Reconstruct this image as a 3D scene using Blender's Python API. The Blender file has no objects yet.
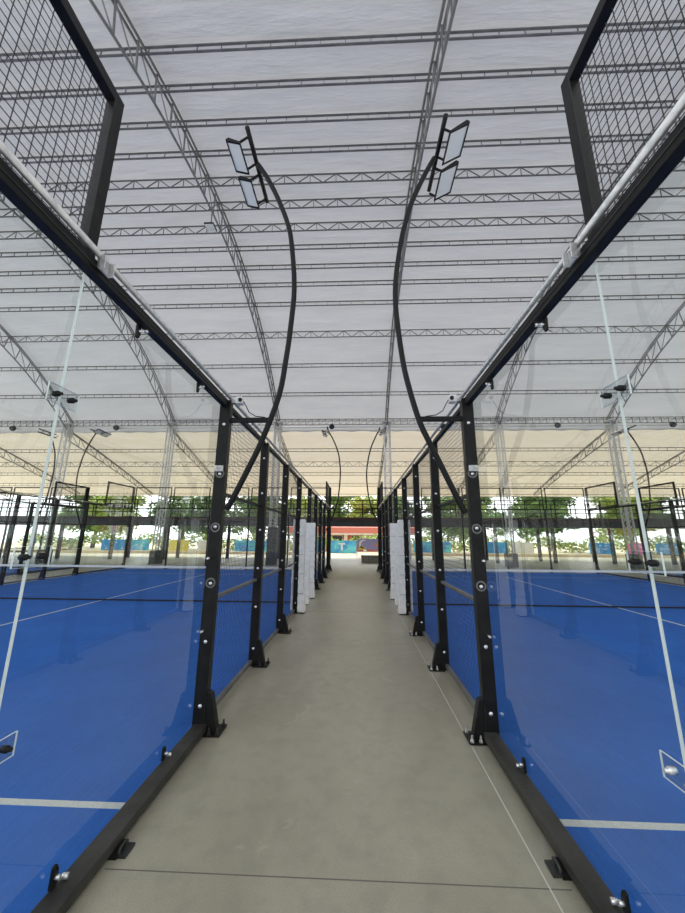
import bpy, math, random
from mathutils import Vector, Matrix
random.seed(7)
scn = bpy.context.scene
COL = scn.collection
R = math.radians
XC = -0.115                      # centre line of the corridor
HW = 1.245                       # corridor centre to glass plane
SH = 12.49                       # distance from one corridor to the next

# ---------------------------------------------------------------- materials
def mat(name, color=(.8, .8, .8), rough=.5, metal=0., spec=.5):
    m = bpy.data.materials.new(name); m.use_nodes = True
    b = m.node_tree.nodes['Principled BSDF']
    b.inputs['Base Color'].default_value = (*color, 1)
    b.inputs['Roughness'].default_value = rough
    b.inputs['Metallic'].default_value = metal
    b.inputs['Specular IOR Level'].default_value = spec
    return m
def nd(m, t, **k):
    n = m.node_tree.nodes.new(t)
    for a, v in k.items():
        if hasattr(n, a): setattr(n, a, v)
        else: n.inputs[a].default_value = v
    return n
def lk(m, a, b): m.node_tree.links.new(a, b)
def noisy(name, c1, c2, scale, rough=.5, metal=0., bump=0., detail=6, stretch=None, lo=.35, hi=.65, bscale=None, spec=.5):
    m = mat(name, c1, rough, metal, spec)
    b = m.node_tree.nodes['Principled BSDF']
    tc = nd(m, 'ShaderNodeTexCoord'); mp = nd(m, 'ShaderNodeMapping')
    if stretch: mp.inputs['Scale'].default_value = stretch
    lk(m, tc.outputs['Object'], mp.inputs['Vector'])
    n = nd(m, 'ShaderNodeTexNoise', Scale=scale, Detail=detail); lk(m, mp.outputs[0], n.inputs['Vector'])
    r = nd(m, 'ShaderNodeValToRGB'); r.color_ramp.elements[0].position = lo; r.color_ramp.elements[1].position = hi
    r.color_ramp.elements[0].color = (*c1, 1); r.color_ramp.elements[1].color = (*c2, 1)
    lk(m, n.outputs['Fac'], r.inputs[0]); lk(m, r.outputs[0], b.inputs['Base Color'])
    if bump:
        n2 = nd(m, 'ShaderNodeTexNoise', Scale=bscale or scale * 6, Detail=4); lk(m, mp.outputs[0], n2.inputs['Vector'])
        bp = nd(m, 'ShaderNodeBump', Strength=bump, Distance=.02); lk(m, n2.outputs['Fac'], bp.inputs['Height'])
        lk(m, bp.outputs[0], b.inputs['Normal'])
    return m

M = {}
M['black'] = noisy('black_powder_coat', (.008, .008, .008), (.014, .014, .013), 9, .42, 0, .05, spec=.22)
M['beam'] = noisy('worn_black_beam', (.022, .022, .02), (.05, .048, .043), 5, .5, 0, .1, spec=.35)
M['rail'] = noisy('grey_rail', (.13, .13, .125), (.19, .185, .175), 6, .5, .3)
M['wire'] = mat('black_wire', (.014, .014, .015), .5)
M['galv'] = noisy('galvanised_steel', (.42, .43, .43), (.58, .58, .57), 30, .38, .75, 0)
M['chrome'] = mat('chrome_bolt', (.8, .8, .8), .25, .7)
M['pad'] = noisy('white_vinyl_pad', (.78, .78, .76), (.86, .86, .84), 12, .5, 0, .25, bscale=14)
M['truss'] = noisy('grey_truss_paint', (.2, .2, .195), (.28, .275, .265), 3, .5, .2)
M['purlin'] = noisy('dark_grey_purlin', (.13, .13, .13), (.19, .185, .18), 3, .55, .1)
M['column'] = noisy('pale_grey_column', (.76, .76, .73), (.84, .83, .80), 3, .5, .1)
M['white'] = mat('white_paint', (.75, .75, .73), .5)
M['lens'] = mat('floodlight_lens', (.93, .92, .82), .5, 0, .1)
M['lampblack'] = mat('lamp_housing', (.009, .009, .009), .45, 0, .25)
M['pole'] = mat('matt_black_pole', (.01, .01, .01), .45, 0, .22)
M['line'] = noisy('white_court_line', (.62, .64, .62), (.78, .79, .76), 120, .9, 0, .3, bscale=500)
M['netcord'] = mat('net_cord', (.02, .02, .024), .8)
M['red'] = mat('red_roof', (.70, .20, .15), .6)
M['plaster'] = mat('pale_plaster', (.72, .66, .58), .8)
M['darkglass'] = mat('dark_window', (.05, .06, .07), .15)
M['woodred'] = mat('red_brown_edge', (.05, .022, .017), .6)
M['darksteel'] = noisy('dark_steel', (.02, .022, .021), (.04, .042, .04), 2, .5)
M['plinth'] = noisy('dark_concrete_plinth', (.06, .06, .058), (.1, .1, .095), 4, .8)
M['block'] = noisy('grey_block', (.13, .12, .10), (.24, .22, .19), 8, .9, 0, .3)
M['bark'] = noisy('bark', (.09, .065, .045), (.16, .12, .085), 8, .9, 0, .4)
M['sand'] = noisy('pale_sandy_ground', (.62, .52, .35), (.80, .72, .55), .5, .95, 0, .2)
M['kerb'] = noisy('cream_kerb', (.66, .57, .42), (.78, .70, .55), 2, .9)
M['jointdark'] = mat('dark_joint', (.15, .145, .125), .95)
M['jointpale'] = mat('pale_joint', (.62, .61, .55), .8)
M['blue'] = mat('blue_vinyl', (.04, .30, .75), .6)
M['violet'] = mat('violet_vinyl', (.32, .31, .62), .6)
M['pink'] = mat('pink_vinyl', (.75, .20, .42), .6)
M['yellow'] = mat('yellow_vinyl', (.75, .66, .10), .6)
M['whitevinyl'] = mat('white_vinyl', (.82, .84, .86), .6)
M['orange'] = mat('orange_vinyl', (.8, .32, .08), .6)
for i, c in enumerate([((.10, .20, .05), (.26, .40, .11)), ((.22, .33, .06), (.48, .56, .14)), ((.06, .13, .04), (.17, .30, .09))]):
    M['leaf%d' % i] = noisy(['mid_green_leaves', 'yellow_green_leaves', 'deep_green_leaves'][i], c[0], c[1], 1.3, .6, 0, 0, lo=.3, hi=.7)
    b = M['leaf%d' % i].node_tree.nodes['Principled BSDF']

# banner with its own printed blue-to-cyan clouding
M['cyan'] = noisy('cyan_blue_print', (.05, .32, .78), (.16, .72, .85), 1.1, .6, 0, 0, lo=.4, hi=.6)

def concrete():
    m = mat('polished_concrete', (.3, .3, .27), .6, 0, .65)
    b = m.node_tree.nodes['Principled BSDF']
    tc = nd(m, 'ShaderNodeTexCoord')
    def ns(scale, detail, st=(1, 1, 1), dist=0.):
        mp = nd(m, 'ShaderNodeMapping'); mp.inputs['Scale'].default_value = st
        lk(m, tc.outputs['Object'], mp.inputs[0])
        n = nd(m, 'ShaderNodeTexNoise', Scale=scale, Detail=detail, Roughness=.6, Distortion=dist); lk(m, mp.outputs[0], n.inputs['Vector']); return n
    a = ns(.9, 6, (1, .45, 1), .6); c = ns(7, 8); f = ns(160, 3); w = ns(2.6, 9, (1, 1, 1), 1.2)
    r = nd(m, 'ShaderNodeValToRGB'); e = r.color_ramp.elements
    e[0].position = .3; e[0].color = (.30, .278, .208, 1); e[1].position = .72; e[1].color = (.50, .465, .36, 1)
    lk(m, a.outputs['Fac'], r.inputs[0])
    def over(prev, fac, lo, hi, col, amount):
        rr = nd(m, 'ShaderNodeMapRange'); rr.inputs['From Min'].default_value = lo; rr.inputs['From Max'].default_value = hi; rr.inputs['To Max'].default_value = amount
        lk(m, fac, rr.inputs['Value'])
        mx = nd(m, 'ShaderNodeMix', data_type='RGBA'); lk(m, rr.outputs[0], mx.inputs['Factor'])
        lk(m, prev, mx.inputs['A']); mx.inputs['B'].default_value = (*col, 1); return mx.outputs['Result']
    o = over(r.outputs[0], c.outputs['Fac'], .46, .72, (.25, .235, .185), .42)
    o = over(o, w.outputs['Fac'], .6, .78, (.62, .6, .52), .55)
    o = over(o, f.outputs['Fac'], .42, .72, (.22, .21, .17), .55)
    lk(m, o, b.inputs['Base Color'])
    rg = nd(m, 'ShaderNodeMapRange'); rg.inputs['To Min'].default_value = .3; rg.inputs['To Max'].default_value = .5
    lk(m, a.outputs['Fac'], rg.inputs['Value']); lk(m, rg.outputs[0], b.inputs['Roughness'])
    bp = nd(m, 'ShaderNodeBump', Strength=.12, Distance=.01); lk(m, c.outputs['Fac'], bp.inputs['Height']); lk(m, bp.outputs[0], b.inputs['Normal'])
    return m
M['concrete'] = concrete()

def turf():
    m = mat('blue_turf', (.02, .11, .5), .85, 0, .25)
    b = m.node_tree.nodes['Principled BSDF']
    tc = nd(m, 'ShaderNodeTexCoord')
    n1 = nd(m, 'ShaderNodeTexNoise', Scale=1.2, Detail=6, Roughness=.65); lk(m, tc.outputs['Object'], n1.inputs['Vector'])
    n2 = nd(m, 'ShaderNodeTexNoise', Scale=240, Detail=3, Roughness=.7); lk(m, tc.outputs['Object'], n2.inputs['Vector'])
    mp = nd(m, 'ShaderNodeMapping'); mp.inputs['Scale'].default_value = (40, 5, 1); mp.inputs['Rotation'].default_value = (0, 0, .5)
    lk(m, tc.outputs['Object'], mp.inputs[0])
    n3 = nd(m, 'ShaderNodeTexNoise', Scale=1, Detail=5); lk(m, mp.outputs[0], n3.inputs['Vector'])
    a = nd(m, 'ShaderNodeMath', operation='MULTIPLY_ADD'); a.inputs[1].default_value = .5; lk(m, n2.outputs['Fac'], a.inputs[0])
    a2 = nd(m, 'ShaderNodeMath', operation='MULTIPLY_ADD'); a2.inputs[1].default_value = .3; lk(m, n1.outputs['Fac'], a2.inputs[0])
    a3 = nd(m, 'ShaderNodeMath', operation='MULTIPLY'); a3.inputs[1].default_value = .2; lk(m, n3.outputs['Fac'], a3.inputs[0])
    lk(m, a3.outputs[0], a2.inputs[2]); lk(m, a2.outputs[0], a.inputs[2])
    r = nd(m, 'ShaderNodeValToRGB'); e = r.color_ramp.elements
    e[0].position = .32; e[0].color = (.014, .095, .40, 1); e[1].position = .68; e[1].color = (.036, .20, .72, 1)
    lk(m, a.outputs[0], r.inputs[0]); lk(m, r.outputs[0], b.inputs['Base Color'])
    bp = nd(m, 'ShaderNodeBump', Strength=.5, Distance=.01); lk(m, n2.outputs['Fac'], bp.inputs['Height']); lk(m, bp.outputs[0], b.inputs['Normal'])
    return m
M['turf'] = turf()

def fabric(name, c1, c2, trans):
    m = bpy.data.materials.new(name); m.use_nodes = True
    nt = m.node_tree; nt.nodes.remove(nt.nodes['Principled BSDF']); out = nt.nodes['Material Output']
    tc = nd(m, 'ShaderNodeTexCoord'); mp = nd(m, 'ShaderNodeMapping'); mp.inputs['Scale'].default_value = (.35, 1.6, 1)
    lk(m, tc.outputs['Object'], mp.inputs[0])
    n = nd(m, 'ShaderNodeTexNoise', Scale=1.1, Detail=5, Roughness=.6); lk(m, mp.outputs[0], n.inputs['Vector'])
    r = nd(m, 'ShaderNodeValToRGB'); e = r.color_ramp.elements; e[0].position = .35; e[1].position = .7
    e[0].color = (*c1, 1); e[1].color = (*c2, 1); lk(m, n.outputs['Fac'], r.inputs[0])
    bp = nd(m, 'ShaderNodeBump', Strength=.35, Distance=.25); lk(m, n.outputs['Fac'], bp.inputs['Height'])
    d = nd(m, 'ShaderNodeBsdfDiffuse'); t = nd(m, 'ShaderNodeBsdfTranslucent'); mx = nd(m, 'ShaderNodeMixShader'); mx.inputs[0].default_value = trans
    for s in (d, t): lk(m, r.outputs[0], s.inputs['Color']); lk(m, bp.outputs[0], s.inputs['Normal'])
    lk(m, d.outputs[0], mx.inputs[1]); lk(m, t.outputs[0], mx.inputs[2]); lk(m, mx.outputs[0], out.inputs[0])
    return m
M['fabric'] = fabric('white_roof_membrane', (.61, .61, .61), (.68, .675, .67), .118)
M['fabric2'] = fabric('cream_roof_membrane', (.78, .70, .56), (.82, .76, .65), .17)

def glass(name, tint, gain=1.0):
    m = bpy.data.materials.new(name); m.use_nodes = True
    nt = m.node_tree; nt.nodes.remove(nt.nodes['Principled BSDF']); out = nt.nodes['Material Output']
    fr = nd(m, 'ShaderNodeFresnel', IOR=1.5); ge = nd(m, 'ShaderNodeNewGeometry')
    inv = nd(m, 'ShaderNodeMath', operation='SUBTRACT'); inv.inputs[0].default_value = gain; lk(m, ge.outputs['Backfacing'], inv.inputs[1])
    mul = nd(m, 'ShaderNodeMath', operation='MULTIPLY', use_clamp=True); lk(m, fr.outputs[0], mul.inputs[0]); lk(m, inv.outputs[0], mul.inputs[1])
    sel = nd(m, 'ShaderNodeMath', operation='MULTIPLY', use_clamp=True); one = nd(m, 'ShaderNodeMath', operation='SUBTRACT'); one.inputs[0].default_value = 1
    lk(m, ge.outputs['Backfacing'], one.inputs[1]); lk(m, mul.outputs[0], sel.inputs[0]); lk(m, one.outputs[0], sel.inputs[1])
    t = nd(m, 'ShaderNodeBsdfTransparent'); t.inputs[0].default_value = (*tint, 1)
    g = nd(m, 'ShaderNodeBsdfGlossy'); g.inputs['Roughness'].default_value = 0.0
    mx = nd(m, 'ShaderNodeMixShader'); lk(m, sel.outputs[0], mx.inputs[0]); lk(m, t.outputs[0], mx.inputs[1]); lk(m, g.outputs[0], mx.inputs[2])
    lk(m, mx.outputs[0], out.inputs[0]); return m
M['glass'] = glass('clear_tempered_glass', (.955, .975, .965), 1.75)
M['acrylic'] = glass('clear_acrylic', (.9, .92, .93), 1.3)
M['glassedge'] = mat('ground_glass_edge', (.72, .78, .75), .35)

# ---------------------------------------------------------------- mesh helpers
class MB:
    def __init__(s): s.v = []; s.f = []; s.sm = []
    def add(s, v, f, sm=False):
        k = len(s.v); s.v += [tuple(p) for p in v]; s.f += [tuple(i + k for i in q) for q in f]; s.sm += [sm] * len(f); return s
    def box(s, x0, x1, y0, y1, z0, z1):
        if x0 > x1: x0, x1 = x1, x0
        return s.add([(x0, y0, z0), (x1, y0, z0), (x1, y1, z0), (x0, y1, z0), (x0, y0, z1), (x1, y0, z1), (x1, y1, z1), (x0, y1, z1)],
                     [(0, 3, 2, 1), (4, 5, 6, 7), (0, 1, 5, 4), (1, 2, 6, 5), (2, 3, 7, 6), (3, 0, 4, 7)])
    def prism(s, poly, axis, a, b):                   # poly: 2D outline in the other two axes, extruded from a to b
        def P(p, t): return {'x': (t, p[0], p[1]), 'y': (p[0], t, p[1]), 'z': (p[0], p[1], t)}[axis]
        n = len(poly); ar = sum(poly[i][0] * poly[(i + 1) % n][1] - poly[(i + 1) % n][0] * poly[i][1] for i in range(n))
        if ar < 0: poly = poly[::-1]
        if axis == 'y': poly = poly[::-1]
        v = [P(p, a) for p in poly] + [P(p, b) for p in poly]
        f = [tuple(range(n))[::-1], tuple(range(n, 2 * n))] + [(i, (i + 1) % n, n + (i + 1) % n, n + i) for i in range(n)]
        return s.add(v, f)
    def tube(s, pts, r, n=8, sm=True, cap=True):
        pts = [Vector(p) for p in pts]
        rr = r if isinstance(r, (list, tuple)) else [r] * len(pts)
        v = []; up = None
        for i, p in enumerate(pts):
            t = (pts[min(i + 1, len(pts) - 1)] - pts[max(i - 1, 0)]).normalized()
            if up is None:
                ref = Vector((0, 0, 1)) if abs(t.z) < .9 else Vector((0, 1, 0))
                up = (ref - t * ref.dot(t)).normalized()
            else: up = (up - t * up.dot(t)).normalized()
            q = t.cross(up)
            for k in range(n):
                a = 2 * math.pi * (k + .5) / n
                v.append(p + (up * math.cos(a) + q * math.sin(a)) * rr[i])
        f = [(i * n + k, i * n + (k + 1) % n, (i + 1) * n + (k + 1) % n, (i + 1) * n + k) for i in range(len(pts) - 1) for k in range(n)]
        f = [q[::-1] for q in f]
        s.add(v, f, sm)
        if cap:
            k = len(s.v) - len(v)
            s.f += [tuple(k + i for i in range(n)), tuple(k + len(v) - n + i for i in range(n))[::-1]]; s.sm += [False, False]
        return s
    def bar(s, a, b, w): return s.tube([a, b], w * .7071, 4, False)
    def disc(s, c, axis, r, t, n=12):
        d = Vector(axis).normalized() * t * .5; c = Vector(c); return s.tube([c - d, c + d], r, n)
    def obj(s, name, m, parent=None, bevel=0, seg=1):
        me = bpy.data.meshes.new(name); me.from_pydata(s.v, [], s.f); me.materials.append(M[m] if isinstance(m, str) else m)
        me.polygons.foreach_set('use_smooth', s.sm); me.update()
        o = bpy.data.objects.new(name, me); COL.objects.link(o)
        if parent is not None: o.parent = parent
        if bevel:
            b = o.modifiers.new('bevel', 'BEVEL'); b.width = bevel; b.segments = seg; b.limit_method = 'ANGLE'
        return o
def tag(o, label, cat, group=None, kind=None):
    if label: o['label'] = label
    if cat: o['category'] = cat
    if group: o['group'] = group
    if kind: o['kind'] = kind
    return o
def thing(name, label, cat, loc=(0, 0, 0), group=None):
    o = bpy.data.objects.new(name, None); COL.objects.link(o); o.location = loc; o.empty_display_size = .1
    return tag(o, label, cat, group)
def copy_tree(o, label, group=None, move=(0, 0, 0), skip=(), new_parent=None):
    c = o.copy(); COL.objects.link(c)
    if new_parent is None:
        c.location = Vector(o.location) + Vector(move)
        if label: c['label'] = label
        if group: c['group'] = group
    else: c.parent = new_parent
    for ch in o.children:
        if ch.name.split('.')[0] in skip: continue
        copy_tree(ch, None, skip=skip, new_parent=c)
    return c
ORD = ['first', 'second', 'third', 'fourth', 'fifth', 'sixth', 'seventh', 'eighth', 'ninth', 'tenth', 'eleventh', 'twelfth', 'thirteenth', 'fourteenth', 'fifteenth', 'sixteenth']

# ---------------------------------------------------------------- distances along the corridor
Y1, S, YN = 3.32, 1.556, 8.95
PY = [Y1, Y1 + S, Y1 + 2 * S, 8.03, 9.87, 11.43, 12.98, 14.53]
YE = 17.5; YS = 1.46; Y0 = -.45; YS2 = YE - (YS - Y0) - .0
ZB0, ZB1 = 2.865, 2.94            # top beam
ZG = 3.995                         # top of the high corner netting

# ---------------------------------------------------------------- setting
f = MB().box(-34, 33, -1.2, 31.8, -.2, 0).obj('floor', 'concrete'); tag(f, 'grey concrete floor slab under the sports hall', None, kind='structure')
MB().box(-1.24 + 0, 1.0, 2.081, 2.087, 0, .0008).obj('trim_joint', 'jointdark', f)
MB().box(.9 - .004, .9 + .003, -.3, 17, 0, .0015).obj('trim_joint', 'jointpale', f)
for yy in (8.2, 14.3, 20.4, 26.5): MB().box(-1.24, 1.0, yy - .003, yy + .003, 0, .0008).obj('trim_joint', 'jointdark', f)
g = MB().box(-70, 70, 31.8, 95, -.25, -.02).obj('ground', 'sand'); tag(g, 'pale sandy ground outside the hall', None, kind='structure')

def roof_z(y): return 13.25 - (.031 if y < 10.3 else .0393) * (y - 10.3) ** 2
def sheet(name, m, ys, zf, x0, x1, nx):
    b = MB(); v = []
    for y in ys:
        for i in range(nx + 1):
            x = x0 + (x1 - x0) * i / nx
            v.append((x, y, zf(y) + .02 * math.sin(x * .93 + y)))
    n = nx + 1
    fc = [(j * n + i, j * n + i + 1, (j + 1) * n + i + 1, (j + 1) * n + i) for j in range(len(ys) - 1) for i in range(nx)]
    b.add(v, fc, True); return b.obj(name, m)
RX0, RX1 = -36, 34
ceil = sheet('ceiling', 'fabric', [-.4 + 21.5 * i / 40 for i in range(41)], roof_z, RX0, RX1, 70)
tag(ceil, 'white tensioned membrane vault over the courts', None, kind='structure')
def low_z(y): return 8.12 - .245 * (y - 21.1) - .004 * (y - 21.1) ** 2
lowc = sheet('ceiling', 'fabric2', [21.1 + 10.4 * i / 20 for i in range(21)], low_z, RX0, RX1, 70)
tag(lowc, 'cream membrane of the lower side roof past the columns', None, kind='structure')
vb = MB(); n = 280
vt = [(RX0 + (RX1 - RX0) * i / n, 21.1, 8.85) for i in range(n + 1)] + [(RX0 + (RX1 - RX0) * i / n, 21.1, 7.98 + .07 * abs(math.sin(i * .55))) for i in range(n + 1)]
vb.add(vt, [(i, i + 1, n + 2 + i, n + 1 + i) for i in range(n)], True).obj('trim_valance', 'fabric', ceil)

# ---------------------------------------------------------------- roof steel
TX = [-31.9, -25.15, -18.4, -11.65, -4.88, 1.87, 8.63, 15.3, 22.05, 28.8]
def truss_curve(y): return roof_z(y) - .09
def low_curve(y): return low_z(y) - .08
def make_truss(x):
    pass
truss_words = {-31.9: 'far left edge of the hall', -25.15: 'outer left side', -18.4: 'left end over the second left court', -11.65: 'far side of the left court',
               -4.88: 'left court', 1.87: 'right side of the corridor', 8.63: 'right court', 15.3: 'second right court', 22.05: 'outer right side', 28.8: 'far right edge of the hall'}
roots = []
def truss_parts(t):
    ys = [2.6 + (21.0 - 2.6) * i / 26 for i in range(27)]
    top = [(0, y, truss_curve(y)) for y in ys]; bot = []
    for y in ys:
        k = (-.062 if y < 10.3 else -.0786) * (y - 10.3); nrm = Vector((0, k, -1)).normalized()      # offset perpendicular to the curve
        bot.append((0, y + nrm.y * .82 * .4, truss_curve(y) + nrm.z * .82))
    for s in (-.055, .055): MB().tube([(s, p[1], p[2]) for p in top], .034, 6).obj('top_chord', 'truss', t)
    MB().tube(bot, .036, 6).obj('bottom_chord', 'truss', t)
    w = MB()
    for i in range(len(ys)):
        w.bar(top[i], bot[i], .034)
        if i < len(ys) - 1: w.bar(top[i], bot[i + 1], .024)
        w.bar((-.055, top[i][1], top[i][2]), (.055, top[i][1], top[i][2]), .03)
    w.obj('web', 'truss', t)
def low_parts(t):
    ys = [21 + 9.9 * i / 12 for i in range(13)]
    top = [(0, y, low_curve(y)) for y in ys]; bot = [(0, y, low_curve(y) - .62 + .3 * i / 12) for i, y in enumerate(ys)]
    for s in (-.055, .055): MB().tube([(s, p[1], p[2]) for p in top], .03, 6).obj('top_chord', 'truss', t)
    MB().tube(bot, .034, 6).obj('bottom_chord', 'truss', t)
    w = MB()
    for i in range(len(ys)):
        w.bar(top[i], bot[i], .032); w.bar((-.055, top[i][1], top[i][2]), (.055, top[i][1], top[i][2]), .03)
        if i < len(ys) - 1: w.bar(top[i], bot[i + 1], .024)
    w.obj('web', 'truss', t)
def column_parts(t):
    h = 8.45; w = .17
    MB().box(-.27, .27, -.27, .27, 0, .74).obj('plinth', 'plinth', t, .01)
    for sx in (-1, 1):
        for sy in (-1, 1): MB().tube([(sx * w, sy * w, .74), (sx * w, sy * w, h)], .043, 6).obj('post', 'column', t)
    b = MB(); n = 19
    for i in range(n):
        z0 = .8 + (h - .9) * i / n; z1 = .8 + (h - .9) * (i + 1) / n; s = 1 if i % 2 else -1
        for q in (-1, 1):
            b.bar((-w * s, q * w, z0), (w * s, q * w, z1), .022); b.bar((q * w, -w * s, z0), (q * w, w * s, z1), .022)
            b.bar((-w, q * w, z0), (w, q * w, z0), .022)
    b.obj('lacing', 'column', t)
    MB().box(-.3, .3, -.3, .3, h, h + .05).obj('cap_plate', 'column', t)
    MB().prism([(-.3, 8.2), (.3, 8.2), (.18, 7.6), (-.18, 7.6)], 'x', -.02, .02).obj('bracket', 'column', t)
tp = lp = cp = None
for x in TX:
    w = truss_words[x]
    if tp is None:
        tp = thing('roof_truss', 'arched grey truss under the white vault, ' + w, 'truss', (x, 0, 0), 'arched main roof trusses'); truss_parts(tp)
        lp = thing('roof_truss', 'sloping grey truss under the cream roof, ' + w, 'truss', (x, 0, 0), 'lower roof trusses'); low_parts(lp)
        cp = thing('lattice_column', 'pale laced steel column on a dark plinth, ' + w, 'column', (x, 20.75, 0), 'row of roof columns'); column_parts(cp)
        continue
    d = (x - TX[0], 0, 0)
    copy_tree(tp, 'arched grey truss under the white vault, ' + w, move=d)
    copy_tree(lp, 'sloping grey truss under the cream roof, ' + w, move=d)
    copy_tree(cp, 'pale laced steel column on a dark plinth, ' + w, move=d)

def purlin(name, y, z, kind, label, group):
    t = thing(name, label, 'beam', (0, y, z), group)
    dp = {'ladder': .20, 'lattice': .34, 'eave': .36}[kind]
    rc = .024 if kind != 'ladder' else .026
    MB().tube([(RX0 + .5, 0, 0), (RX1 - .5, 0, 0)], rc, 4, False).obj('top_chord', 'purlin', t)
    MB().tube([(RX0 + .5, 0, -dp), (RX1 - .5, 0, -dp)], rc, 4, False).obj('bottom_chord', 'purlin', t)
    w = MB(); sp_ = []; st = .56 if kind == 'ladder' else .42; x = RX0 + .5; s = 0
    while x < RX1 - .5:
        if kind == 'ladder': sp_ += [(x - .006, 0, -dp if s % 2 else 0), (x + .006, 0, 0 if s % 2 else -dp)]
        elif kind == 'eave': w.bar((x, 0, 0), (x, 0, -dp), .026); w.bar((x, 0, -dp), (x + st, 0, 0), .016)
        else:
            w.bar((x, 0, 0 if s % 2 else -dp), (x + st, 0, -dp if s % 2 else 0), .024)
            if s % 2: w.bar((x, 0, 0), (x, 0, -dp), .02)
        x += st; s += 1
    if sp_: w.tube(sp_, .019, 4, False)
    w.obj('web', 'purlin', t)
    return t
def ray_purlin(v, kd='ladder'):      # slope seen along the centre line -> distance on the vault
    ratio = v; y = 3.
    while 1.6 + ratio * y < roof_z(y) - .1 - (.1 if kd == 'ladder' else .17): y += .01
    return y
VR = [(1.936, 'ladder'), (1.719, 'ladder'), (1.533, 'ladder'), (1.384, 'ladder'), (1.25, 'lattice'), (1.14, 'lattice'), (1.042, 'lattice'),
      (.96, 'ladder'), (.882, 'ladder'), (.813, 'ladder'), (.739, 'ladder'), (.628, 'lattice'), (.52, 'ladder'), (.424, 'ladder')]
cnt = {'ladder': 0, 'lattice': 0}
cy = [(ray_purlin(a, k), k) for a, k in VR]
for i, (y, k) in enumerate(cy):
    where = ['nearest the camera', 'second from the near end', 'third from the near end', 'last before the zigzag crown purlins', 'first of the three at the crown',
             'middle one of the three at the crown', 'last of the three at the crown', 'first after the crown lattice purlins', 'second after the crown', 'third after the crown', 'fourth after the crown',
             'alone between the crown and the columns', 'second to last before the columns', 'last before the column row'][i]
    nm = 'ladder purlin' if k == 'ladder' else 'zigzag lattice purlin'
    purlin('roof_purlin', y, roof_z(y) - .1, k, nm + ' under the white vault, ' + where, 'purlins of the main vault')
purlin('eave_beam', 20.75, 8.72, 'eave', 'grey lattice eave beam running along the tops of the columns', None)
wr = thing('column_wrap', 'tall dark cover wrapped round the foot of the lattice column behind the left mesh', 'cover', (-4.88, 20.75, .74))
for a_, b_, c_, d_ in ((-.26, .26, -.26, -.235), (-.26, .26, .235, .26), (-.26, -.235, -.235, .235), (.235, .26, -.235, .235)): MB().box(a_, b_, c_, d_, 0, 1.35).obj('side', 'darksteel', wr)
gp = thing('gutter_pipe', 'white horizontal pipe under the eave beam between the columns', 'pipe', (0, 20.72, 8.2))
MB().tube([(RX0 + .5, 0, 0), (RX1 - .5, 0, 0)], .045, 8).obj('pipe', 'white', gp)
hg = MB()
for x in TX: hg.bar((x + .25, 0, .04), (x + .25, 0, .2), .03)
hg.obj('hanger', 'white', gp)
for i, y in enumerate((23.3, 25.2, 26.95, 28.9, 30.9)):
    purlin('roof_purlin', y, low_z(y) - .1, 'lattice' if i == 1 else 'ladder', 'thin purlin under the cream lower roof, %s from the columns' % ORD[i], 'purlins of the lower roof')
sp = None
for i, x in enumerate((-21.8, -15.05, -8.3, -1.5, 5.2, 12.0, 18.65)):
    lb = 'round black spotlight under the eave beam above the ' + ['second left court, left one', 'second left court, right one', 'left court', 'corridor', 'right court, left one', 'right court, right one', 'second right court'][i]
    if sp is None:
        sp = thing('spotlight', lb, 'spotlight', (x, 20.6, 8.36), 'eave spotlights')
        MB().tube([(0, 0, 0), (0, 0, -.1)], .02, 6).obj('stem', 'lampblack', sp)
        MB().tube([(0, 0, -.06), (0, -.03, -.1), (0, -.1, -.2), (0, -.16, -.26)], [.07, .12, .16, .16], 12).obj('housing', 'lampblack', sp)
        MB().disc((0, -.165, -.268), (0, -.7, -.6), .13, .012).obj('lens', 'darkglass', sp)
    else: copy_tree(sp, lb, move=(x + 21.8, 0, 0))
fl = thing('floodlight', 'small square white floodlight hanging off the arched truss above the left court', 'floodlight', (-4.85, 9.55, 11.62))
MB().box(-.16, .16, -.17, .17, 0, .06).obj('housing', 'lampblack', fl, .01); MB().box(-.14, .14, -.15, .15, -.012, 0).obj('lens', 'lens', fl)
MB().bar((0, 0, .06), (0, 0, .6), .03).obj('bracket', 'truss', fl)

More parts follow.
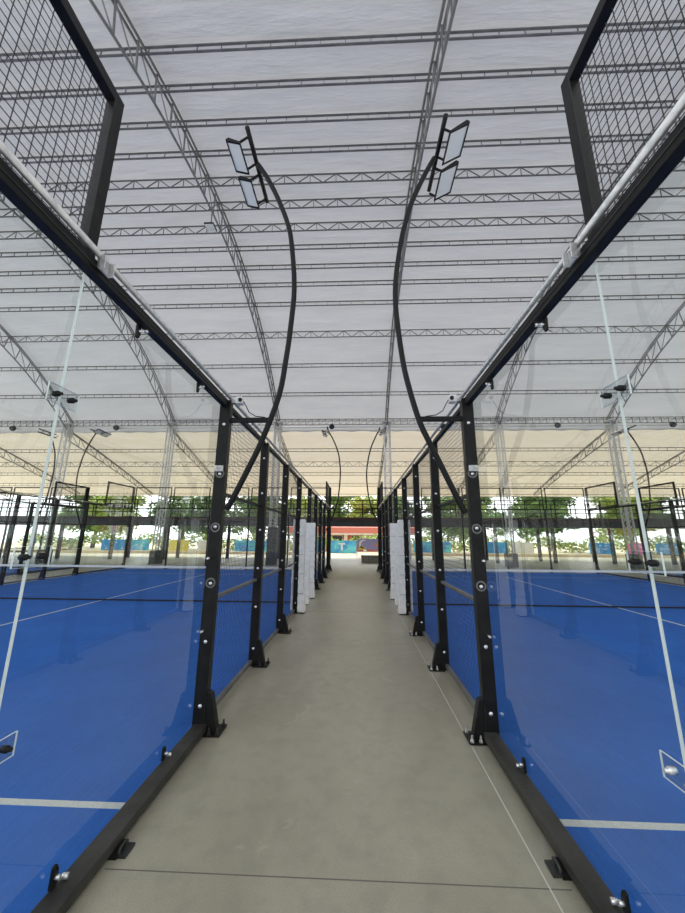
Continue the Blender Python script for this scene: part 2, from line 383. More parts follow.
# ---------------------------------------------------------------- fences (u = distance from the corridor centre line)
class Side:
    def __init__(s, sg): s.sg = sg
    def x(s, u): return s.sg * u                   # things sit at x = XC
FENCE = {-1: [], 1: []}
GU0, GU1 = 1.243, 1.249
def build_fence(sg, w):
    """all things of one fence; returns (object, label-with-{}) pairs for copying"""
    L = []
    def X(u): return sg * u
    def T(name, label, cat, y, group=None, far=True):
        o = thing(name, label.format(w), cat, (XC, y, 0), group.format(w) if group else None)
        L.append((o, label, group, far)); return o
    def rb(o_mb, *a, **k): return o_mb.obj(*a, **k)
    PW = ['where the near glass ends', 'second from the near glass', 'third from the near glass', 'padded, just before the net', 'padded, just after the net', 'third before the far glass', 'second before the far glass', 'where the far glass starts']
    # posts
    for i, y in enumerate(PY):
        t = T('fence_post', 'black steel post of the {}, ' + PW[i], 'post', y, 'fence posts of the {}')
        MB().box(X(1.15), X(1.258), -.035, .045, .0, ZB1 if i in (0, 7) else ZB1 - .03).obj('shaft', 'black', t, .004)
        MB().box(X(1.005), X(1.19), -.08, .11, 0.001, .014).obj('base_plate', 'black', t, .002)
        MB().prism([(X(1.15), .014), (X(1.052), .014), (X(1.054), .06), (X(1.112), .295), (X(1.15), .31)], 'y', -.03, .035).obj('gusset', 'black', t, .004)
        if i in (0, 1, 2, 3, 5, 6):
            for (u, v) in ((1.03, -.06), (1.10, -.06), (1.03, .085)):
                MB().tube([(X(u), v, .014), (X(u), v, .03), (X(u), v, .032), (X(u), v, .06)], [.016, .016, .009, .008], 6, False).obj('anchor_bolt', 'chrome' if sg > 0 else 'darksteel', t)
        for z in ((2.68, 2.18, 1.68, 1.18, .7, .205) if i < 5 else (2.5, 1.6, .7)):
            MB().tube([(X(1.20), -.035, z), (X(1.20), -.040, z), (X(1.20), -.043, z), (X(1.2), -.05, z)], [.017, .017, .013, .006], 10).obj('bolt', 'chrome', t)
    # glass clamps on the nearest post: bracket at head height, rubber washers
    t0 = L[0][0]
    for z in (2.185, 1.675, 1.185):
        wa = MB().disc((X(1.20), -.0355, z), (0, 1, 0), .044, .003, 24).obj('washer', 'rail', t0)
        MB().disc((X(1.20), -.0372, z), (0, 1, 0), .031, .003, 20).obj('rubber_ring', 'lampblack', wa)
    br = MB().box(X(1.165), X(1.245), -.06, -.035, 2.20, 2.26); br.obj('clamp', 'galv', t0, .003)
    for z in (2.24, 1.40, .79): MB().tube([(X(1.225), -.09, z), (X(1.225), -.035, z)], .010, 8).obj('bolt', 'chrome', t0)
    # lower beams
    def beam(name, y0, y1, z0, z1, u0, u1, label, m='beam', group=None):
        t = T(name, label, 'beam', y0, group)
        MB().box(X(u0), X(u1), 0, y1 - y0, z0, z1).obj('rail', m, t, .006, 2)
        return t
    for (a, b, q, fy) in ((Y0, Y1 - .036, 'near', (2.18,)), (PY[7] + .046, YE - .03, 'far', ())):
        t = beam('bottom_beam', a, b, .022, .078, 1.128, 1.238, 'worn black bottom beam under the ' + q + ' glass of the {}')
        for yy in fy:
            MB().box(X(1.10), X(1.16), yy - a - .05, yy - a + .05, 0.001, .022).obj('foot', 'black', t)
            MB().tube([(X(1.10), yy - a + .035 * math.cos(k * .63), .02 + .018 * math.sin(k * .63)) for k in range(11)], .008, 6).obj('ring_bolt', 'darksteel', t)
            MB().box(X(1.06), X(1.14), yy - a - .04, yy - a + .045, .001, .012).obj('foot_plate', 'darksteel', t)
        t = beam('top_beam', a, b, ZB0, ZB1, 1.178, 1.236, 'black steel top beam over the ' + q + ' glass of the {}', 'black')
        MB().box(X(1.174), X(1.178), 0, b - a, ZB0 + .032, ZB0 + .037).obj('groove', 'beam', t)
    # galvanised rail above the beam
    t = T('handrail_pipe', 'galvanised pipe running along the top of the {}', 'pipe', Y0)
    UP, ZP = 1.168, 2.968
    MB().tube([(X(UP), 0, ZP), (X(UP), YE - Y0, ZP)], .017, 12).obj('pipe', 'galv', t)
    for yy in (YS, PY[0], PY[1], PY[2], PY[3], PY[4], PY[5], PY[6], PY[7]):
        MB().box(X(UP - .015), X(UP + .015), yy - Y0 - .012, yy - Y0 + .012, 2.90, ZP - .012).obj('bracket', 'galv', t, .002)
    o = MB(); yy = YS - Y0
    c0, c1 = UP - .05, UP - .018; o.box(X(c0), X(c1), yy - .035, yy - .028, 2.875, 2.955); o.box(X(c0), X(c1), yy + .028, yy + .035, 2.875, 2.955); o.box(X(c1 - .007), X(c1), yy - .028, yy + .028, 2.875, 2.955)
    o.obj('clamp', 'galv', t, .002)
    # top rails over the netting
    t = T('top_rail', 'black top rail above the netting of the {}', 'beam', Y1)
    for i in range(7): MB().box(X(1.19), X(1.245), PY[i] - Y1 + .046, PY[i + 1] - Y1 - .036, 2.885, 2.93).obj('rail', 'black', t, .003)
    # netting panels
    wp = 0
    for i in range(7):
        if i == 3: continue
        y0, y1 = PY[i] + .047, PY[i + 1] - .037; wp += 1
        t = T('mesh_screen', 'black wire mesh panel of the {}, ' + ['between the first two posts', 'between the second and third posts', 'just before the net', '', 'just after the net', 'second past the net', 'beside the far glass'][i], 'mesh panel', y0, 'mesh panels of the {}')
        ln = y1 - y0
        MB().box(X(1.205), X(1.245), 0, ln, .03, .075).obj('bottom_rail', 'rail', t, .003)
        MB().box(X(1.20), X(1.24), 0, ln, 1.02, 1.05).obj('middle_rail', 'rail', t, .003)
        MB().box(X(1.20), X(1.24), 0, ln, 1.99, 2.02).obj('middle_rail', 'black', t, .003)
        o = MB(); y = .03
        while y < ln: o.tube([(X(1.242), y, .07), (X(1.242), y, 2.89)], .0019, 4, False, False); y += .047
        z = .10
        while z < 2.88: o.tube([(X(1.2455), 0, z), (X(1.2455), ln, z)], .0019, 4, False, False); z += .047
        o.obj('wire_mesh', 'wire', t)
    # high corner netting
    for (a, b, q, post) in ((Y0, YS, 'near', YS), (YE - 2.0, YE - .03, 'far', YE - 2.0)):
        t = T('mesh_screen', 'high wire mesh frame above the ' + q + ' glass of the {}', 'mesh panel', a)
        ln = b - a; q0, q1 = (1.203, 1.257) if sg < 0 else (1.228, 1.282)
        py = ln - .065 if q == 'near' else 0
        MB().box(X(q0), X(q1), py, py + .065, ZB1 + .0, ZG).obj('upright', 'black', t, .003)
        if q == 'far': MB().box(X(q0), X(q1), ln - .065, ln, ZB1, ZG).obj('upright', 'black', t, .003)
        MB().box(X(q0), X(q1), 0 if q == 'near' else .065, ln - .065, ZG - .065, ZG).obj('top_bar', 'black', t, .003)
        MB().box(X(q0 + .02), X(q1), 0 if q == 'near' else .065, ln - .065, ZB1, ZB1 + .05).obj('bottom_bar', 'black', t, .003)
        o = MB(); y = ln - .09
        while y > .0: o.tube([(X(q1 - .01), y, ZB1 + .04), (X(q1 - .01), y, ZG - .05)], .002, 4, False, False); y -= .046
        z = ZG - .1
        while z > ZB1 + .05: o.tube([(X(q1 - .006), 0, z), (X(q1 - .006), ln - .064, z)], .002, 4, False, False); z -= .046
        o.obj('wire_mesh', 'wire', t)
    # glass panels
    def pane(y0, y1, label, clamps):
        t = T('glass_screen', label, 'glass panel', y0, 'glass panels of the {}')
        ln = y1 - y0; z0, z1 = .03, ZB0 + .02
        MB().box(X(GU0), X(GU1), .003, ln - .003, z0, z1).obj('pane', 'glass', t)
        [MB().box(X(GU0 - .0002), X(GU1 + .0002), a_, a_ + .002, z0, z1).obj('polished_edge', 'glassedge', t) for a_ in (0, ln - .002)]
        for (yy, z, d) in clamps:
            yy -= y0
            o = MB().prism([(yy - .018, z - d * .0), (yy + .018, z), (yy + .018, z + d * .06), (yy + .006, z + d * .085), (yy - .012, z + d * .08)], 'x', X(1.222), X(1.2395)); cl = o.obj('clamp', 'black', t, .003)
            MB().tube([(X(1.222), yy, z + d * .04), (X(1.20), yy, z + d * .04)], .010, 8).obj('bolt', 'chrome', cl)
            MB().tube([(X(1.222), yy + .04, z + d * .012), (X(1.195), yy + .045, z + d * .012)], .012, 8).obj('bolt', 'chrome', cl)
        return t
    g1 = pane(Y0, YS - .003, 'clear glass panel at the near end of the {}', [])
    g2 = pane(YS + .003, Y1 - .012, 'clear glass panel beside the first mesh of the {}', [(1.88, .08, 1), (2.79, .08, 1), (1.89, ZB0, -1), (2.73, ZB0, -1)])
    ym = (PY[7] + YE) / 2
    pane(PY[7] + .05, ym - .006, 'clear glass panel after the last mesh panel of the {}', [])
    pane(ym + .006, YE - .02, 'clear glass panel at the far corner of the {}', [])
    # acrylic connector plates over the near seam
    for k, z in enumerate((.80, 1.51, 2.215)):
        t = T('glass_connector', 'clear two-bolt connector plate on the glass seam of the {}, ' + ['lowest', 'middle', 'topmost'][k], 'connector', YS, 'seam connectors of the {}', False)
        MB().box(X(1.226), X(1.232), -.085, .085, z - .042, z + .042).obj('plate', 'acrylic', t)
        e = MB()
        for (a, b, c, d) in ((-.085, -.0842, -.042, .042), (.0842, .085, -.042, .042), (-.0842, .0842, -.042, -.0414), (-.0842, .0842, .0414, .042)): e.box(X(1.2255), X(1.2325), a, b, z + c, z + d)
        e.obj('plate_edge', 'glassedge', t)
        for yy in (-.042, .042):
            MB().tube([(X(1.239), yy, z), (X(1.215), yy, z), (X(1.213), yy, z), (X(1.20), yy, z)], [.013, .013, .008, .007], 10).obj('bolt', 'chrome' if (k == 0 and sg > 0) else 'lampblack', t)
    # padded sleeves
    for k, (y, ztop, q) in enumerate(((PY[3], 1.97, 'post before the net'), (PY[4], 1.96, 'post after the net'))):
        t = T('post_pad', 'white padding round the {} ' + q, 'padding', y, 'post pads of the {}')
        def quilt(u0, u1, y0, y1, z0, z1, nm, flare=0.):
            o = MB(); n = 22; v = []; fc = []
            for j in range(n + 1):
                z = z0 + (z1 - z0) * j / n; pf = .007 if j % 2 else 0
                fl_ = flare * max(0, .5 - z) ** 1.0
                a, b, c, d = u0 - pf - fl_, u1 + pf, y0 - pf, y1 + pf
                v += [(X(a), c, z), (X(b), c, z), (X(b), d, z), (X(a), d, z)]
            for j in range(n):
                for e in range(4):
                    q_ = (j * 4 + e, j * 4 + (e + 1) % 4, j * 4 + 4 + (e + 1) % 4, j * 4 + 4 + e)
                    fc.append(q_ if sg > 0 else q_[::-1])
            fc += [(3, 2, 1, 0) if sg > 0 else (0, 1, 2, 3), tuple(n * 4 + i for i in range(4)) if sg > 0 else tuple(n * 4 + i for i in range(4))[::-1]]
            o.add(v, fc).obj(nm, 'pad', t, .012, 2)
        if k == 0:
            quilt(1.04, 1.148, -.085, .10, .02, ztop, 'cushion', .10)
            quilt(1.26, 1.295, -.085, .10, .05, ztop, 'cushion')
        else:
            quilt(1.02, 1.148, -.115, -.037, .02, ztop, 'cushion', .06); quilt(1.15, 1.29, -.115, -.037, .05, ztop, 'cushion'); quilt(1.06, 1.148, -.03, .10, .05, ztop, 'cushion')
        st = MB()
        for z in (.4, .8, 1.2, 1.6): st.box(X(1.03), X(1.15), -.122 if k else -.096, -.112 if k else -.086, z, z + .012)
        st.obj('strap', 'galv', t)
    t = T('post_pad', 'shorter white padding wrapped round the net post of the {}', 'padding', YN)
    o = MB(); n = 14; v = []
    for j in range(n + 1):
        z = .02 + 1.04 * j / n; pf = .007 if j % 2 else 0; k_ = .02 * (1 - j / n)
        v += [(X(1.05 - pf - k_), -.08 - pf, z), (X(1.215 + pf), -.08 - pf, z), (X(1.215 + pf), .08 + pf, z), (X(1.05 - pf - k_), .08 + pf, z)]
    fc = []
    for j in range(n):
        for e in range(4):
            q_ = (j * 4 + e, j * 4 + (e + 1) % 4, j * 4 + 4 + (e + 1) % 4, j * 4 + 4 + e); fc.append(q_ if sg > 0 else q_[::-1])
    fc += [(3, 2, 1, 0) if sg > 0 else (0, 1, 2, 3), tuple(n * 4 + i for i in range(4)) if sg > 0 else tuple(n * 4 + i for i in range(4))[::-1]]
    o.add(v, fc).obj('cushion', 'pad', t, .012, 2)
    # lamp posts: bowed pole, brace, crossbar and two floodlights
    for (y, q, md) in ((Y1, 'near', 1), (PY[7], 'far', -1)):
        t = T('lamp_post', 'bowed black lamp pole with two floodlights, ' + q + ' end of the {}', 'lamp post', y, None, True)
        pts = [(-1.235, 1.84), (-1.19, 1.93), (-1.06, 2.22), (-.929, 2.521), (-.772, 2.993), (-.71, 3.4), (-.678, 3.75), (-.655, 4.276), (-.711, 4.864), (-.76, 5.10), (-.847, 5.354), (-.94, 5.58), (-1.047, 5.801), (-1.16, 5.99)]
        if sg > 0: pts = [(-1.235, 1.82), (-1.19, 1.91), (-1.03, 2.28), (-.93, 2.51), (-.845, 2.73), (-.765, 3.05), (-.71, 3.35), (-.665, 3.8), (-.652, 4.1), (-.672, 4.42), (-.745, 4.88), (-.80, 5.1), (-.874, 5.36), (-1.04, 5.75), (-1.16, 5.99)]
        if sg < 0: pts = [(a - .022 * min(1, max(0, (b - 2.2) / 1.2)), b) for a, b in pts]
        P3 = [(X(-(a - XC)) if True else 0, 0, b) for a, b in pts] if sg < 0 else [(X(-(a - XC)), 0, b) for a, b in pts]
        # smooth the bow
        sm = []
        for i in range(len(P3) - 1):
            p0 = Vector(P3[max(i - 1, 0)]); p1 = Vector(P3[i]); p2 = Vector(P3[i + 1]); p3 = Vector(P3[min(i + 2, len(P3) - 1)])
            for k in range(4):
                s = k / 4; sm.append(.5 * ((2 * p1) + (-p0 + p2) * s + (2 * p0 - 5 * p1 + 4 * p2 - p3) * s * s + (-p0 + 3 * p1 - 3 * p2 + p3) * s ** 3))
        sm.append(Vector(P3[-1]))
        MB().tube(sm, .028, 10).obj('pole', 'pole', t)
        MB().box(X(.735), X(1.15), -.02, .02, 2.71, 2.755).obj('brace', 'pole', t, .002)
        end = P3[-1]; ux = abs(end[0]) + (.03 if sg < 0 else .045)
        za = end[2] + .06
        cb = MB().tube([(X(ux), -.36 * md if sg < 0 else -.40, za), (X(ux), .54 * md if sg < 0 else .50, za + (.0 if sg < 0 else .06))], .026, 8); cb.obj('crossbar', 'pole', t)
        for j, (ya, yb) in enumerate(((-.30, .06), (.13, .52))):
            if sg < 0: i0, i1, z0, z1 = ux + .09, ux + .26, za - .14, za - .09
            else: i0, i1, z0, z1 = ux + .06, ux + .29, za - .10, za + .03
            fo = MB().prism([(X(i0), z0 + .025), (X(i1), z1 + .025), (X(i1 - .03), z1 + .045), (X(i0 + .03), z0 + .045)], 'y', ya, yb).obj('floodlight', 'lampblack', t, .006)
            fr = MB()
            for (a_, b_, c_, d_) in ((0, .08, 0, 1), (.92, 1, 0, 1), (.08, .92, 0, .06), (.08, .92, .94, 1)):
                ia, ib = i0 + (i1 - i0) * a_, i0 + (i1 - i0) * b_; wa, wb = z0 + (z1 - z0) * a_, z0 + (z1 - z0) * b_
                fr.prism([(X(ia), wa), (X(ib), wb), (X(ib), wb + .025), (X(ia), wa + .025)], 'y', ya + (yb - ya) * c_, ya + (yb - ya) * d_)
            fr.obj('lamp_frame', 'lampblack', fo)
            ia, ib = i0 + (i1 - i0) * .08, i0 + (i1 - i0) * .92; wa, wb = z0 + (z1 - z0) * .08, z0 + (z1 - z0) * .92
            MB().prism([(X(ia), wa + .006), (X(ib), wb + .006), (X(ib), wb + .024), (X(ia), wa + .024)], 'y', ya + (yb - ya) * .06, yb - (yb - ya) * .06).obj('lens', 'lens', fo)
            for yy in (ya + .03, yb - .03): MB().bar((X(ux), yy, za), (X(i0 + .04), yy, z0 + .035), .018).obj('bracket', 'lampblack', fo)
        if q == 'near':
            cbp = [(X(1.03 - .0), 0, 2.93), (X(1.0), 0, 2.88), (X(.97), 0, 2.82), (X(.9), 0, 2.775), (X(.80), 0, 2.762)]
            MB().tube(cbp, .005, 6).obj('cable', 'pole', t)
    t = T('security_camera', 'small white camera box atop the near post of the {}', 'camera', Y1, None, False)
    MB().box(X(1.035), X(1.105), -.04, .03, 2.90, 2.975).obj('housing', 'white', t, .004)
    MB().tube([(X(1.055), -.04, 2.935), (X(1.05), -.055, 2.935)], .02, 12).obj('lens', 'lampblack', t)
    MB().bar((X(1.105), 0, 2.93), (X(1.15), 0, 2.93), .03).obj('arm', 'galv', t)
    # corner post
    t = T('fence_post', 'black corner post at the far end of the {}', 'post', YE)
    MB().box(X(1.15), X(1.258), -.03, .03, 0, ZG).obj('shaft', 'black', t, .004); MB().box(X(1.04), X(1.15), -.06, .06, 0.001, .014).obj('base_plate', 'black', t)
    MB().prism([(X(1.15), .014), (X(1.06), .014), (X(1.12), .25), (X(1.15), .27)], 'y', -.03, .03).obj('gusset', 'black', t)
    FENCE[sg] = L
build_fence(-1, 'left corridor fence')
build_fence(1, 'right corridor fence')
SKIP = ('bolt', 'anchor_bolt', 'washer', 'ring_bolt', 'clamp', 'strap', 'groove', 'foot_plate', 'cable', 'polished_edge')
def far_fence(sg, dx, w):
    for o, label, group, far in FENCE[sg]:
        if far and not (w == 'farthest right fence' and o.name.startswith('lamp_post')): copy_tree(o, label.format(w), group.format(w) if group else None, (dx, 0, 0), SKIP)
far_fence(1, -SH, 'left court outer fence')
far_fence(-1, -SH, 'farthest left fence')
far_fence(-1, SH, 'right court outer fence')
far_fence(1, SH, 'farthest right fence')

# ---------------------------------------------------------------- courts: turf, lines, net, far end wall
def court(x0, x1, w):
    t = thing('court_turf', 'blue artificial turf of the ' + w, 'turf', ((x0 + x1) / 2, (Y0 + YE) / 2, 0))
    hx, hy = (x1 - x0) / 2, (YE - Y0) / 2; yc = (Y0 + YE) / 2
    MB().box(-hx, hx, -hy, hy, .0, .012).obj('turf', 'turf', t)
    def ln(a, b, c, d): MB().box(a, b, c - yc, d - yc, .012, .0135).obj('court_line', 'line', t)
    ln(-hx, hx, 2.445, 2.495); ln(-hx, hx, 15.42, 15.47); ln(-.025, .025, 2.495, 15.42)
    n = thing('net', 'low black net with white top band across the ' + w, 'net', ((x0 + x1) / 2, YN + .1, 0))
    o = MB(); st = .045; k = int(2 * hx / st)
    for i in range(k + 1): x = -hx + .05 + i * (2 * hx - .1) / k; o.tube([(x, 0, .03), (x, 0, .8)], .0011, 3, False, False)
    for j in range(18): z = .04 + j * .045; o.tube([(-hx + .05, 0, z), (hx - .05, 0, z)], .0011, 3, False, False)
    o.obj('netting', 'netcord', n)
    MB().box(-hx + .05, hx - .05, -.006, .006, .80, .85).obj('top_band', 'whitevinyl', n)
    MB().box(-hx + .05, hx - .05, -.012, .012, .02, .05).obj('bottom_band', 'netcord', n)
    # far end wall
    m = 5; st = (x1 - x0) / m
    for i in range(m):
        p = thing('glass_screen', 'clear end wall glass of the %s, %s from the left' % (w, ORD[i]), 'glass panel', (x0 + i * st, YE, 0), 'end wall glass of the ' + w)
        MB().box(.03, st - .03, -.005, .005, .03, 2.9).obj('pane', 'glass', p)
        q = thing('mesh_screen', 'wire mesh frame atop the end wall of the %s, %s from the left' % (w, ORD[i]), 'mesh panel', (x0 + i * st, YE, 0), 'end wall mesh of the ' + w)
        for a in (.06, st - .1): MB().box(a, a + .04, -.02, .02, 2.95, ZG).obj('upright', 'black', q)
        MB().box(.1, st - .1, -.02, .02, ZG - .05, ZG).obj('top_bar', 'black', q)
        o = MB(); x = .12
        while x < st - .1: o.tube([(x, 0, 2.95), (x, 0, ZG - .04)], .0019, 3, False, False); x += .09
        z = 3.0
        while z < ZG - .05: o.tube([(.1, .003, z), (st - .1, .003, z)], .0019, 3, False, False); z += .09
        o.obj('wire_mesh', 'wire', q)
        if i:
            r = thing('fence_post', 'black end wall post of the %s, %s from the left' % (w, ORD[i - 1]), 'post', (x0 + i * st, YE + .06, 0), 'end wall posts of the ' + w)
            MB().box(-.03, .03, -.04, .04, 0, 2.95).obj('shaft', 'black', r); MB().box(-.08, .08, -.06, .14, .001, .014).obj('base_plate', 'black', r)
    tb = thing('top_beam', 'black beam along the top of the far end wall of the ' + w, 'beam', ((x0 + x1) / 2, YE, 0))
    MB().box(-hx + .07, hx - .07, -.04, .02, 2.9, 2.95).obj('rail', 'black', tb)
xl1 = XC - 1.25; xr0 = XC + 1.25
court(XC - SH + 1.26, xl1 + .0, 'left court'); court(xr0, XC + SH - 1.26, 'right court')
court(XC - 2 * SH + 1.26, XC - SH - 1.25, 'second left court'); court(XC + SH + 1.25, XC + 2 * SH - 1.26, 'second right court')

# ---------------------------------------------------------------- mezzanine behind the courts
mz = thing('mezzanine', 'long dark raised walkway with railing crossing behind the courts', 'mezzanine', (0, 24, 0))
MB().box(-36, 36, 0, 2.2, 2.62, 2.80).obj('deck', 'darksteel', mz)
MB().box(-34, 32, -.06, 0, 2.66, 2.86).obj('fascia', 'woodred', mz)
MB().box(-34, 32, .05, .22, 2.24, 2.62).obj('front_beam', 'darksteel', mz)
MB().box(-34, 32, 1.98, 2.12, 2.3, 2.62).obj('rear_beam', 'darksteel', mz)
x = -1.95 - 9 * 3.7; rail = MB()
while x < 32:
    for yy in (.12, 2.05): MB().box(x - .09, x + .09, yy - .09, yy + .09, 0, 2.3).obj('post', 'darksteel', mz)
    x += 3.7
x = -33.9
while x < 32: rail.box(x, x + .05, .0, .05, 2.8, 4.02); x += .98
for z in (3.98, 3.40): rail.box(-34, 32, -.01, .05, z, z + .055)
rail.obj('railing', 'black', mz)
rail2 = MB(); x = -33.6
while x < 32: rail2.box(x, x + .05, 2.1, 2.15, 2.8, 3.95); x += 1.7
for z in (3.9, 3.3): rail2.box(-34, 32, 2.1, 2.15, z, z + .05)
rail2.obj('rear_railing', 'black', mz)

MB().box(18.65, 20.55, -.12, -.07, 2.3, 3.18).obj('front_board', 'darksteel', mz, .01)
# ---------------------------------------------------------------- outside: banners, kiosk, block, building, trees
def banner(x0, x1, z0, z1, m, label, y=33.4):
    t = thing('banner', label, 'banner', ((x0 + x1) / 2, y, 0)); h = (x1 - x0) / 2
    MB().box(-h, h, 0, .04, z0, z1).obj('panel', m, t)
    fr = MB()
    for a in (-h, h - .06): fr.box(a, a + .06, .04, .1, 0, z1)
    fr.obj('stand', 'galv', t)
    return t
b1 = banner(-4.4, -.05, .10, 1.22, 'cyan', 'blue and cyan banner with a white letter T past the end of the corridor')
o = MB(); o.box(.55, 1.17, -.02, 0, .88, 1.0); o.box(.78, .95, -.02, 0, .36, .88); o.obj('letter', 'whitevinyl', b1)
o = MB()
for i in range(26):
    a, z, s = random.uniform(-2.1, 2.0), random.uniform(.2, 1.15), random.uniform(.015, .045)
    o.prism([(a - s, z), (a, z - s), (a + s, z), (a, z + s)], 'y', -.012, 0)
o.obj('sparkles', 'whitevinyl', b1)
b2 = banner(.0, 2.6, .55, 1.42, 'violet', 'violet banner with white, yellow and pale blue shapes behind the concrete block', 30.2)
o = MB(); n = 14
arc = [(-.75 + .36 * math.cos(R(60 + 240 * i / n)), .98 + .36 * math.sin(R(60 + 240 * i / n))) for i in range(n + 1)]
arc2 = [(-.66 + .27 * math.cos(R(70 + 220 * i / n)), .98 + .28 * math.sin(R(70 + 220 * i / n))) for i in range(n + 1)]
for i in range(n): o.prism([arc[i], arc[i + 1], arc2[i + 1], arc2[i]], 'y', -.02, 0)
o.obj('crescent', 'whitevinyl', b2)
MB().prism([(.55, 1.28), (.75, 1.28), (.95, .85), (1.15, 1.28), (1.28, 1.28), (1.02, .66), (.88, .66)], 'y', -.02, 0).obj('chevron', 'whitevinyl', b2)
MB().prism([(-1.2, .56), (-.5, .56), (-.9, .9)], 'y', -.02, 0).obj('corner_shape', 'yellow', b2)
MB().prism([(.2, 1.0), (.5, 1.15), (.4, .7)], 'y', -.02, 0).obj('corner_shape', 'orange', b2)
for x0, x1, m, lb in ((-24.2, -21.6, 'blue', 'plain blue banner at the far left behind the left court'), (-21.5, -19.6, 'cyan', 'cyan banner next to the plain blue one on the far left'),
                      (-11.4, -8.2, 'cyan', 'cyan blue banner seen through the left mesh panels'), (-7.9, -6.2, 'whitevinyl', 'white banner right of the cyan one behind the left court'), (-17.6, -15.8, 'yellow', 'yellow banner behind the left court'), (-14.9, -13.2, 'whitevinyl', 'white banner behind the end of the left court'),
                      (5.2, 8.6, 'cyan', 'cyan banner seen through the right mesh panels'), (11.8, 13.8, 'blue', 'blue banner behind the right court, left one'), (14.2, 16.0, 'whitevinyl', 'white banner between blue ones behind the right court'),
                      (20.9, 22.9, 'blue', 'blue banner right of the column behind the right court'), (24.2, 26.0, 'pink', 'pink banner behind the second right court'), (26.7, 28.6, 'blue', 'blue banner at the far right beyond the pink one')):
    bb = banner(x0, x1, .12, 1.18, m, lb)
    o = MB(); h = (x1 - x0) / 2
    for i in range(7):
        a, z, s = random.uniform(-h * .8, h * .8), random.uniform(.3, 1.0), random.uniform(.04, .12)
        o.prism([(a - s, z - s * .4), (a + s, z - s * .2), (a + s * .7, z + s * .5), (a - s * .6, z + s * .3)], 'y', -.01, 0)
    o.obj('print', 'whitevinyl' if m != 'whitevinyl' else 'yellow', bb)
t = thing('planter_block', 'low grey concrete block standing in front of the violet banner', 'block', (1.3, 22.9, 0))
MB().box(-1.0, 1.5, 0, .7, 0, .38).obj('block', 'block', t, .02); MB().box(-1.03, 1.53, -.03, .73, .38, .44).obj('coping', 'block', t, .01)
kw = thing('kerb_wall', 'long low cream kerb wall along the edge of the sandy ground', 'wall', (0, 32.3, 0))
MB().box(-34, -4.6, 0, .3, -.02, .22).obj('segment', 'kerb', kw); MB().box(3.0, 34, 0, .3, -.02, .24).obj('segment', 'kerb', kw)
bd = thing('building', 'low red roofed building with pale columns behind the banners', 'building', (0, 41, 0))
MB().box(-7, 6, 0, 6, 0, 1.95).obj('wall', 'red', bd); MB().box(-7.6, 6.6, -1.2, 7, 1.95, 2.6).obj('awning', 'red', bd); MB().box(-7.6, 6.6, -1.22, -1.0, 1.78, 1.95).obj('eave', 'plaster', bd)
MB().prism([(-1.2, 2.6), (7, 2.6), (6, 2.9), (2.5, 3.1)], 'x', -7.8, 6.8).obj('roof', 'red', bd)
for x in (-5.6, -3.3, -1.2, .9, 3.0, 5.0): MB().box(x - .18, x + .18, -1.0, -.7, 0, 1.78).obj('pillar', 'plaster', bd)
for x in (-4.4, -2.2, 0, 2, 4): 
    wn = MB().box(x - .62, x + .62, -.05, 0, .8, 1.72).obj('window', 'plaster', bd); MB().box(x - .55, x + .55, -.07, -.05, .87, 1.65).obj('pane', 'darkglass', wn)

def leaf_mesh(name, m, crown, n, size, seed):
    rnd = random.Random(seed); b = MB()
    for c in range(n):
        cx, cy_, cz, rx, rz = rnd.choice(crown)
        while True:
            p = Vector((rnd.uniform(-1, 1), rnd.uniform(-1, 1), rnd.uniform(-1, 1)))
            if .35 < p.length < 1: break
        p = Vector((cx + p.x * rx, cy_ + p.y * rx, cz + p.z * rz))
        a = Vector((rnd.uniform(-1, 1), rnd.uniform(-1, 1), rnd.uniform(-.6, .6))).normalized(); q = a.cross(Vector((rnd.uniform(-1, 1), rnd.uniform(-1, 1), rnd.uniform(-1, 1)))).normalized()
        s = size * rnd.uniform(.6, 1.3)
        b.add([p - a * s, p + q * s * .45, p + a * s, p - q * s * .45], [(0, 1, 2, 3)])
    me = bpy.data.meshes.new(name); me.from_pydata(b.v, [], b.f); me.materials.append(M[m]); return me
PROT = []
for k in range(3):
    rnd = random.Random(40 + k); cr = []
    for i in range(16):
        a = rnd.uniform(0, 6.28); d = rnd.uniform(0, 2.6); cr.append((d * math.cos(a), d * math.sin(a), rnd.uniform(2.6, 8.2) if k != 1 else rnd.uniform(2.2, 6.5), rnd.uniform(1.0, 1.9), rnd.uniform(.7, 1.3)))
    lm = leaf_mesh('foliage', 'leaf%d' % k, cr, 5200, .26, 70 + k)
    tb = MB(); tb.tube([(0, 0, -.1), (.08, .05, 1.5), (-.05, .1, 3.2), (.1, 0, 5.5)], [.24, .19, .15, .06], 8)
    for i in range(7):
        c = cr[i]; tb.tube([(0, .05, 2.2 + .2 * i), (c[0] * .5, c[1] * .5, (2.4 + .2 * i + c[2]) / 2 + .3), (c[0], c[1], c[2])], [.10, .07, .03], 6)
    me = bpy.data.meshes.new('trunk'); me.from_pydata(tb.v, [], tb.f); me.materials.append(M['bark']); PROT.append((lm, me))
TREES = [(-33, 44, 2, 1.1), (-27, 39, 1, .95), (-22.5, 46, 0, 1.15), (-17, 40, 2, .9), (-12.5, 45, 0, 1.1), (-8, 53, 1, 1.1), (-3, 61, 0, 1.2), (1.5, 53, 1, 1.1), (7, 61, 2, 1.15), (10.6, 42, 0, .8),
         (15, 53, 1, 1.1), (18.5, 40, 0, 1.0), (24, 46, 2, 1.1), (29, 40, 1, 1.0), (34, 46, 0, 1.1), (-39, 52, 0, 1.3), (40, 52, 2, 1.3), (-18, 63, 2, 1.3), (20, 64, 0, 1.3)]
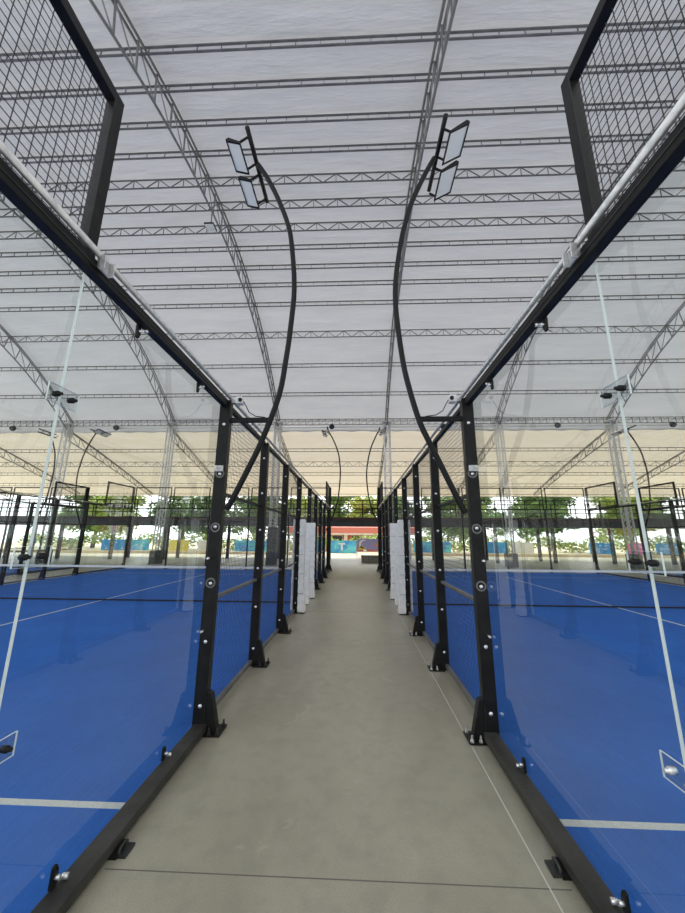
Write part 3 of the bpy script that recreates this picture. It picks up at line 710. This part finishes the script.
TW = ['at the far left', 'left of the row beyond the second left court', 'beyond the blue banners on the left', 'in front, behind the left court', 'behind the end of the left court', 'left of the red roofed building, farther back',
      'behind the left end of the red building', 'behind the middle of the red building', 'behind the right end of the red building', 'right of the red building', 'behind the right court', 'in front, behind the right court',
      'beyond the second right court', 'in front of the far right group', 'at the right', 'at the extreme left edge', 'at the extreme right edge', 'tallest, in the distance on the left', 'tallest, in the distance on the right']
for i, (x, y, k, s) in enumerate(TREES):
    t = thing('tree', ['mid green', 'yellow green', 'deep green'][k] + ' leafy tree ' + TW[i], 'tree', (x, y, -.02), 'trees outside the hall')
    t.scale = (s, s, s); t.rotation_euler = (0, 0, i * 1.7)
    for nm, me in zip(('foliage', 'trunk'), PROT[k]):
        o = bpy.data.objects.new(nm, me); COL.objects.link(o); o.parent = t
hed = leaf_mesh('hedge', 'leaf1', [(x * .9, 0, .9 + .3 * math.sin(x), .8, .6) for x in range(-38, 38)], 9000, .17, 5)
o = bpy.data.objects.new('hedge', hed); COL.objects.link(o); o.location = (0, 36.2, .1); tag(o, 'long yellow green clipped hedge behind the banners', 'hedge', kind='stuff')

# ---------------------------------------------------------------- light
w = bpy.data.worlds.new('sky'); scn.world = w; w.use_nodes = True
nt = w.node_tree; bg = nt.nodes['Background']
tc = nt.nodes.new('ShaderNodeTexCoord'); sx = nt.nodes.new('ShaderNodeSeparateXYZ'); nt.links.new(tc.outputs['Generated'], sx.inputs[0])
mr = nt.nodes.new('ShaderNodeMapRange'); mr.inputs['From Min'].default_value = -1; mr.inputs['From Max'].default_value = 1
nt.links.new(sx.outputs['X'], mr.inputs['Value'])
rp = nt.nodes.new('ShaderNodeValToRGB'); e = rp.color_ramp.elements
e[0].position = 0; e[0].color = (1.25, 1.31, 1.38, 1); e[1].position = 1; e[1].color = (.80, .80, .78, 1)
nt.links.new(mr.outputs[0], rp.inputs[0]); mr2 = nt.nodes.new('ShaderNodeMapRange'); mr2.inputs['From Min'].default_value = -1; mr2.inputs['From Max'].default_value = 1; mr2.inputs['To Min'].default_value = .46; mr2.inputs['To Max'].default_value = 1.8
nt.links.new(sx.outputs['Y'], mr2.inputs['Value'])
ml = nt.nodes.new('ShaderNodeVectorMath'); ml.operation = 'SCALE'; nt.links.new(rp.outputs[0], ml.inputs[0]); nt.links.new(mr2.outputs[0], ml.inputs['Scale']); nt.links.new(ml.outputs[0], bg.inputs['Color']); bg.inputs['Strength'].default_value = 1.25
sd = bpy.data.lights.new('sun', 'SUN'); sd.energy = 4.0; sd.angle = R(12); sd.color = (1, .93, .82)
so = bpy.data.objects.new('sun', sd); COL.objects.link(so); so.rotation_euler = (R(-38), R(-16), 0)

# ---------------------------------------------------------------- camera
cd = bpy.data.cameras.new('camera'); cam = bpy.data.objects.new('camera', cd); COL.objects.link(cam); scn.camera = cam
cd.sensor_fit = 'VERTICAL'; cd.sensor_height = 24; cd.lens = 24 * 351. / 913; cd.clip_start = .02; cd.clip_end = 300
PI_, YA, RO = .224, .0407, .0067
Rm = Matrix.Rotation(YA, 4, 'Z') @ Matrix.Rotation(math.pi / 2 + PI_, 4, 'X') @ Matrix.Rotation(RO, 4, 'Z')
cam.matrix_world = Matrix.Translation((0, 0, 1.6)) @ Rm
vs = scn.view_settings; vs.view_transform = 'Standard'; vs.look = 'None'; vs.gamma = 1; vs.use_curve_mapping = False; vs.exposure = 0.45
scn.cycles.transparent_max_bounces = 40; scn.cycles.max_bounces = 10; scn.cycles.diffuse_bounces = 5; scn.cycles.use_denoising = True
